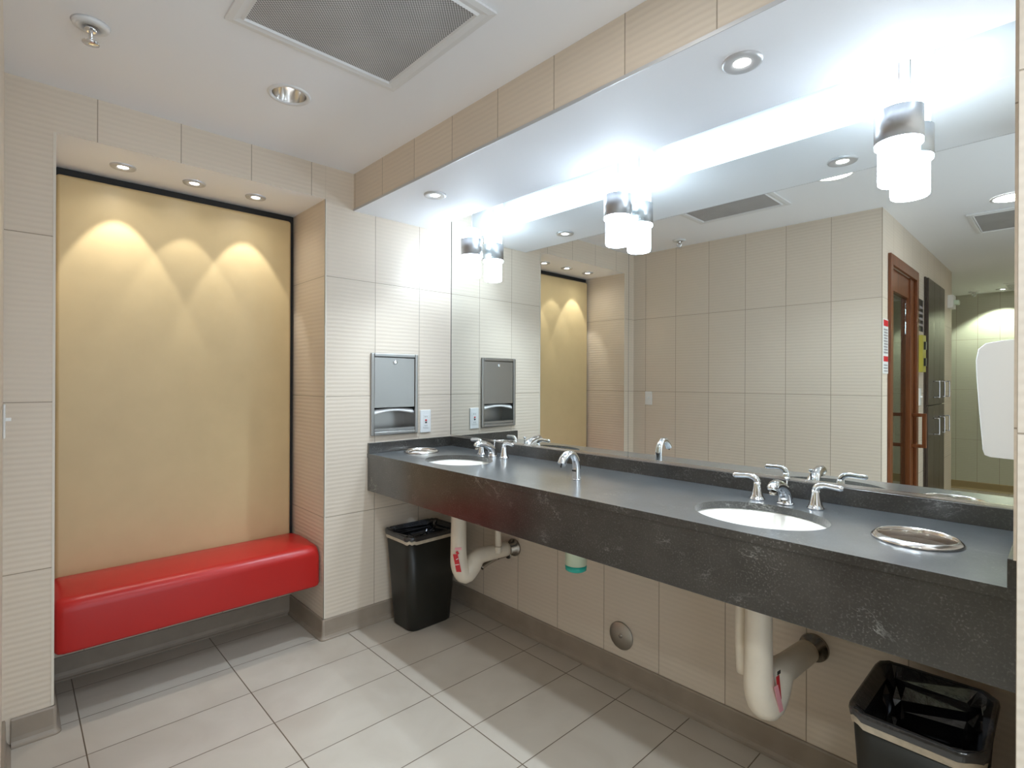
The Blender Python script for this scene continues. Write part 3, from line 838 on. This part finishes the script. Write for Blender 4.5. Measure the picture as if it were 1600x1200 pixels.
def make_downlight(loc, label, watts, group, r=0.053, deg=100, blend=0.6, core=None, lens_r=0.022, col=WARM):
    t = thing('downlight', label, 'downlight', loc, group)
    bm = B(); lathe(bm, [(lens_r, -0.0035), (lens_r + 0.004, -0.0065), (r - 0.008, -0.0085), (r - 0.002, -0.007), (r, -0.002), (r, -0.0004)], seg=48, cap0=False, cap1=False)
    obj('trim_ring', bm, M['led_trim'], t)
    bm = B(); lathe(bm, [(0.002, -0.0035), (lens_r + 0.0005, -0.0035), (lens_r + 0.0005, -0.0006)], seg=32)
    obj('lens', bm, M['lens'], t)
    add_spot('downlight_lamp', t, (0, 0, -0.014), watts, deg, blend, col, 0.018)
    if core: add_spot('downlight_beam', t, (0, 0, -0.014), core[0], core[1], core[2], col, 0.012, core[3])
    return t
make_downlight((0.500, -0.476, ZS), 'round downlight in the soffit near the dispenser wall', SOFFIT_W, 'soffit downlights', deg=108, blend=1.0, col=COOL)
make_downlight((1.954, -0.476, ZS), 'round downlight in the soffit at the top right', SOFFIT_W, 'soffit downlights', deg=108, blend=1.0, col=COOL)
for y, w, k, tl in ((-1.592, 'first downlight from the left above the red bench', 1.15, 15), (-1.324, 'middle downlight of the three above the red bench', 0.55, 11), (-1.056, 'right downlight of the three above the red bench', 0.95, 15)):
    make_downlight((-0.213, y, ZREC), w, RECESS_W * 0.32 * k, 'recess downlights', r=0.047, deg=150, blend=1.0, core=(RECESS_W * 1.5 * k, 54, 0.22, tl), lens_r=0.019)

# open reflector downlight, main ceiling
t = thing('reflector_downlight', 'open chrome reflector downlight in the main ceiling near the grille', 'downlight', (0.548, -1.178, ZC))
bm = B(); lathe(bm, [(0.060, 0.0), (0.062, -0.005), (0.074, -0.005), (0.076, -0.0004)], seg=48, cap0=False, cap1=False); obj('trim_ring', bm, M['white_metal'], t)
bm = B(); lathe(bm, [(0.0615, -0.003), (0.060, 0.03), (0.054, 0.065), (0.040, 0.09), (0.004, 0.095)], seg=48, cap0=False); obj('reflector', bm, M['reflector'], t)
bm = B(); lathe(bm, [(0.014, 0.094), (0.018, 0.07), (0.012, 0.055), (0.003, 0.05)], seg=24); obj('bulb', bm, M['lens_dim'], t)

def ceiling_lamp(loc, label, watts, r=0.085, col=(0.74, 0.88, 1.0)):
    t = thing('ceiling_light', label, 'ceiling light', loc, 'round ceiling lights')
    bm = B(); lathe(bm, [(r, -0.004), (r + 0.004, -0.007), (r + 0.014, -0.006), (r + 0.015, -0.0004)], seg=48, cap0=False, cap1=False); obj('trim_ring', bm, M['white_metal'], t)
    bm = B(); lathe(bm, [(0.002, -0.0045), (r + 0.0005, -0.0045), (r + 0.0005, -0.0006)], seg=48); obj('diffuser', bm, M['lens'], t)
    add_spot('ceiling_lamp', t, (0, 0, -0.014), watts, 125, 0.7, col, 0.06)
    return t
ceiling_lamp((1.738, -1.150, ZC), 'lit round ceiling light reflected at the soffit edge above the right lamp', CEIL_W)
ceiling_lamp((2.352, -2.274, ZC), 'lit round ceiling light seen in the mirror at its upper right edge', PASS_W, col=(0.84, 1.0, 0.88))
ceiling_lamp((2.95, -1.150, ZC), 'unseen fill light added over the entry behind the partition', ENTRY_FILL_W)  # added out of view to raise the bounce light in the room
ceiling_lamp((2.95, -2.274, ZC), 'unseen fill light added over the entry behind the camera', ENTRY_FILL_W)  # second added fill lamp, also out of view
ceiling_lamp((2.60, -4.3, ZC), 'unseen fill light added halfway down the passage', PASS_W, col=(0.9, 1.0, 0.86))  # added out of view to brighten the passage
make_downlight((2.05, -6.33, ZC), 'small downlight by the far passage wall', 22, 'passage downlights', r=0.06, deg=110, blend=0.3, col=(0.92, 1.0, 0.84))

# strip lamp lying in the slot between soffit and mirror
t = thing('cove_light', 'slim strip light up in the slot between the soffit and the mirror', 'strip light', (XP / 2, -0.045, ZC - 0.001))
bm = B(); box(bm, -1.15, 1.15, -0.014, 0.014, -0.022, 0.0); obj('housing', bm, M['white_metal'], t)
d = bpy.data.lights.new('cove_lamp', 'AREA'); d.shape = 'RECTANGLE'; d.size = 2.3; d.size_y = 0.02; d.energy = COVE_W; d.color = COOL
o = bpy.data.objects.new('cove_lamp', d); C.objects.link(o); o.parent = t; o.location = (0, 0, -0.024)

# pendants
def make_pendant(loc, label):
    t = thing('pendant_lamp', label, 'pendant lamp', loc, 'pendant lamps in front of the mirror')
    z = loc[2]
    bm = B(); lathe(bm, [(0.058, ZC - z - 0.0005), (0.058, 2.306 - z), (0.054, 2.302 - z), (0.004, 2.302 - z)], seg=44); obj('canopy', bm, M['white_metal'], t)
    bm = B(); tube(bm, [(0, 0, 2.303 - z), (0, 0, 2.14 - z)], 0.0016, seg=8, sub=1); obj('cable', bm, M['steel'], t)
    bm = B()
    lathe(bm, [(0.004, 0.0), (0.046, 0.0), (0.0495, 0.003), (0.0505, 0.012), (0.0505, 0.108), (0.0585, 0.110), (0.0585, 0.120)], seg=44)
    obj('lower_shade', bm, M['lamp_cool'], t)
    bm = B(); lathe(bm, [(0.0500, 0.2080), (0.0500, 0.256), (0.047, 0.262), (0.004, 0.264)], seg=44); obj('upper_shade', bm, M['lamp_cool'], t)
    bm = B(); lathe(bm, [(0.0560, 0.1185), (0.0595, 0.1185), (0.0595, 0.2085), (0.0560, 0.2085)], seg=44, cap0=True, cap1=True); obj('metal_band', bm, M['band'], t)
    return t
pd = make_pendant((0.295, -0.085, 1.877), 'left of the three white glass pendants, nearest the towel dispenser')
dup(pd, (1.268, -0.085, 1.877), 'middle white glass pendant by the mirror joint')
dup(pd, (2.238, -0.085, 1.877), 'right of the three white glass pendants, largest in view')

# ------------------------------------------------------------------ ceiling fittings
def make_vent(x0, x1, y0, y1, label, fr=0.041):
    t = thing('ceiling_vent', label, 'ceiling vent', ((x0 + x1) / 2, (y0 + y1) / 2, ZC), 'ceiling grilles')
    hx, hy = (x1 - x0) / 2, (y1 - y0) / 2
    bm = B()
    prof = [(0.0, -0.0005), (0.0, -0.008), (0.018, -0.010), (fr - 0.006, -0.006), (fr, -0.012), (fr + 0.004, -0.006), (fr + 0.004, -0.0005)]
    rings = []
    for sx_, sy_ in ((-1, -1), (1, -1), (1, 1), (-1, 1)):
        rings.append([(sx_ * (hx - a), sy_ * (hy - a), h) for a, h in prof])
    rings.append(rings[0])
    loft(bm, rings, False, False, closed=False, smooth=False)
    bmesh.ops.remove_doubles(bm, verts=bm.verts, dist=1e-6)
    obj('frame', bm, M['white_metal'], t)
    bm = B(); box(bm, -hx + fr, hx - fr, -hy + fr, hy - fr, -0.0055, -0.0006); obj('grille', bm, M['grille'], t)
    return t
make_vent(0.851, 1.426, -1.482, -0.912, 'large square ceiling grille over the floor in front of the counter')
make_vent(2.12, 2.62, -3.11, -2.52, 'square ceiling grille in the passage, seen in the mirror', 0.03)
make_vent(2.08, 2.50, -6.5, -5.9, 'small ceiling grille near the far wall of the passage', 0.03)

def make_sprinkler(loc, label):
    t = thing('sprinkler', label, 'sprinkler', loc, 'ceiling sprinklers')
    bm = B(); lathe(bm, [(0.020, -0.003), (0.024, -0.013), (0.044, -0.009), (0.049, -0.0004)], seg=32); obj('escutcheon', bm, M['white_metal'], t)
    bm = B()
    lathe(bm, [(0.016, -0.004), (0.016, -0.020), (0.010, -0.024)], seg=18)
    for s in (-1, 1):
        tube(bm, [(s * 0.010, 0, -0.016), (s * 0.019, 0, -0.030), (s * 0.014, 0, -0.046), (0, 0, -0.054)], 0.0042, seg=8)
    tube(bm, [(0, 0, -0.024), (0, 0, -0.05)], 0.0045, seg=8, sub=1)
    fr_ = obj('head', bm, M['chrome'], t)
    bm = B(); lathe(bm, [(0.004, -0.053), (0.022, -0.055), (0.022, -0.058), (0.004, -0.060)], seg=24); obj('deflector', bm, M['chrome'], t)
    return t
sp = make_sprinkler((0.530, -1.765, ZC), 'chrome sprinkler head in the ceiling at the upper left')
dup(sp, (1.80, -6.33, ZC), 'sprinkler head in the far passage ceiling')

# ------------------------------------------------------------------ passage fittings, seen in the mirror
t = thing('door', 'cherry wood glazed door with square pulls in the passage', 'door', (XE, -2.546, 0.0))
DF0, DF1, DFZ = -2.996, -2.097, 2.124
def f2(b):
    for y0, y1, z0, z1 in ((DF1 - 0.066, DF1, 0, DFZ), (DF0, DF0 + 0.066, 0, DFZ), (DF0 + 0.066, DF1 - 0.066, DFZ - 0.066, DFZ)):
        box(b, XE + 0.0005, XE + 0.018, y0, y1, z0, z1)
obj('door_frame', local(t, f2), M['wood'], t, bevel=0.002)
L0, L1 = DO0 + 0.003, DO1 - 0.003
def f(b):
    box(b, XE - 0.055, XE - 0.012, L1 - 0.03, L1, 0.01, DOZ - 0.003)
    box(b, XE - 0.055, XE - 0.0005, L0 - 0.0025, L0 + 0.125, 0.01, DOZ - 0.003)
    box(b, XE - 0.055, XE - 0.012, L0 + 0.125, L1 - 0.03, DOZ - 0.15, DOZ - 0.003)
    box(b, XE - 0.055, XE - 0.012, L0 + 0.125, L1 - 0.03, 0.01, 0.22)
lf = obj('door_leaf', local(t, f), M['wood'], t, bevel=0.002)
obj('glass_pane', local(t, lambda b: box(b, XE - 0.038, XE - 0.030, L0 + 0.1255, L1 - 0.0305, 0.2205, DOZ - 0.1505)), M['glass'], lf)
for s, xb in ((1, XE - 0.0005), (-1, XE - 0.055)):
    def f(b, s=s, xb=xb):
        y = L0 + 0.062
        xs = sorted((xb + s * 0.0005, xb + s * 0.085)); xo = sorted((xb + s * 0.060, xb + s * 0.085)); xi = sorted((xb + s * 0.0005, xb + s * 0.060))
        box(b, xo[0], xo[1], y - 0.014, y + 0.014, 0.83, 1.08)
        box(b, xi[0], xi[1], y - 0.014, y + 0.014, 1.055, 1.08); box(b, xi[0], xi[1], y - 0.014, y + 0.014, 0.83, 0.855)
    obj('pull_handle', local(t, f), M['wood'], lf, bevel=0.003)

t = thing('locker_cabinet', 'tall dark walnut cabinet with metal pulls along the passage wall', 'cabinet', (XE, -3.696, 0.0))
def f(b): box(b, XE + 0.0005, XE + 0.012, -4.09, -3.302, 0.0, 2.14)
obj('carcass', local(t, f), M['dark_wood'], t)
for k in range(3):
    y1 = -3.310 - k * 0.2587; y0 = y1 - 0.2547
    for z0, z1, hz in ((1.125, 2.13, 1.25), (0.06, 1.119, 0.95)):
        d = obj('door', local(t, lambda b: box(b, XE + 0.0125, XE + 0.030, y0, y1, z0, z1)), M['dark_wood'], t, bevel=0.0015)
        def f(b):
            yy = y0 + 0.04
            tube(b, [(XE + 0.030, yy, hz - 0.065), (XE + 0.066, yy, hz - 0.065), (XE + 0.070, yy, hz - 0.060), (XE + 0.070, yy, hz + 0.060), (XE + 0.066, yy, hz + 0.065), (XE + 0.030, yy, hz + 0.065)], 0.005, seg=10, sub=3)
        obj('pull', local(t, f), M['chrome'], d)

def flat(name, label, cat, y0, y1, z0, z1, mat, th=0.004):
    t = thing(name, label, cat, (XE, (y0 + y1) / 2, (z0 + z1) / 2))
    obj('panel', local(t, lambda b: box(b, XE + 0.0005, XE + th, y0, y1, z0, z1)), mat, t)
    return t
t = flat('notice_sign', 'white notice with red bands on the wall corner beside the wooden door', 'sign', -2.095, -1.968, 1.36, 1.70, M['white'])
obj('red_band', local(t, lambda b: box(b, XE + 0.004, XE + 0.0048, -2.088, -1.975, 1.655, 1.693)), M['red'], t)
obj('red_band', local(t, lambda b: box(b, XE + 0.004, XE + 0.0048, -2.088, -1.975, 1.435, 1.468)), M['red'], t)
for k in range(12):
    z = 1.485 + k * 0.0178 if k < 9 else 1.372 + (k - 9) * 0.018
    obj('text_line', local(t, lambda b: box(b, XE + 0.004, XE + 0.0047, -2.084 + 0.004 * (k % 3), -1.980 - 0.006 * (k % 2), z, z + (0.011 if k < 9 else 0.008))), M['signgrey'], t)

t = flat('door_plaque', 'dark square plaque on the wall between the wooden door and the walnut cabinet', 'plaque', -3.245, -3.06, 1.70, 1.945, M['dark'])
for k in range(4):
    obj('text_line', local(t, lambda b: box(b, XE + 0.004, XE + 0.005, -3.23, -3.08 - 0.02 * (k % 2), 1.74 + k * 0.045, 1.758 + k * 0.045)), M['signgrey'], t)
t = flat('alarm_panel', 'yellow wall unit with black buttons below the dark plaque', 'alarm unit', -3.20, -3.07, 1.385, 1.665, M['yellow'], 0.03)
for z in (1.46, 1.585):
    obj('button', local(t, lambda b: box(b, XE + 0.03, XE + 0.042, -3.16, -3.11, z - 0.03, z + 0.03)), M['dark'], t)
t = flat('wall_switch', 'narrow white switch plate under the yellow unit', 'light switch', -3.17, -3.10, 1.13, 1.26, M['white'], 0.007)
obj('toggle', local(t, lambda b: box(b, XE + 0.007, XE + 0.020, -3.14, -3.13, 1.19, 1.202)), M['white'], t)
t = flat('strobe_alarm', 'white strobe alarm high at the end of the passage wall', 'alarm', -4.66, -4.48, 2.01, 2.13, M['white'], 0.04)
obj('strobe_lens', local(t, lambda b: box(b, XE + 0.04, XE + 0.075, -4.62, -4.54, 2.045, 2.085)), M['bottle'], t, bevel=0.004)
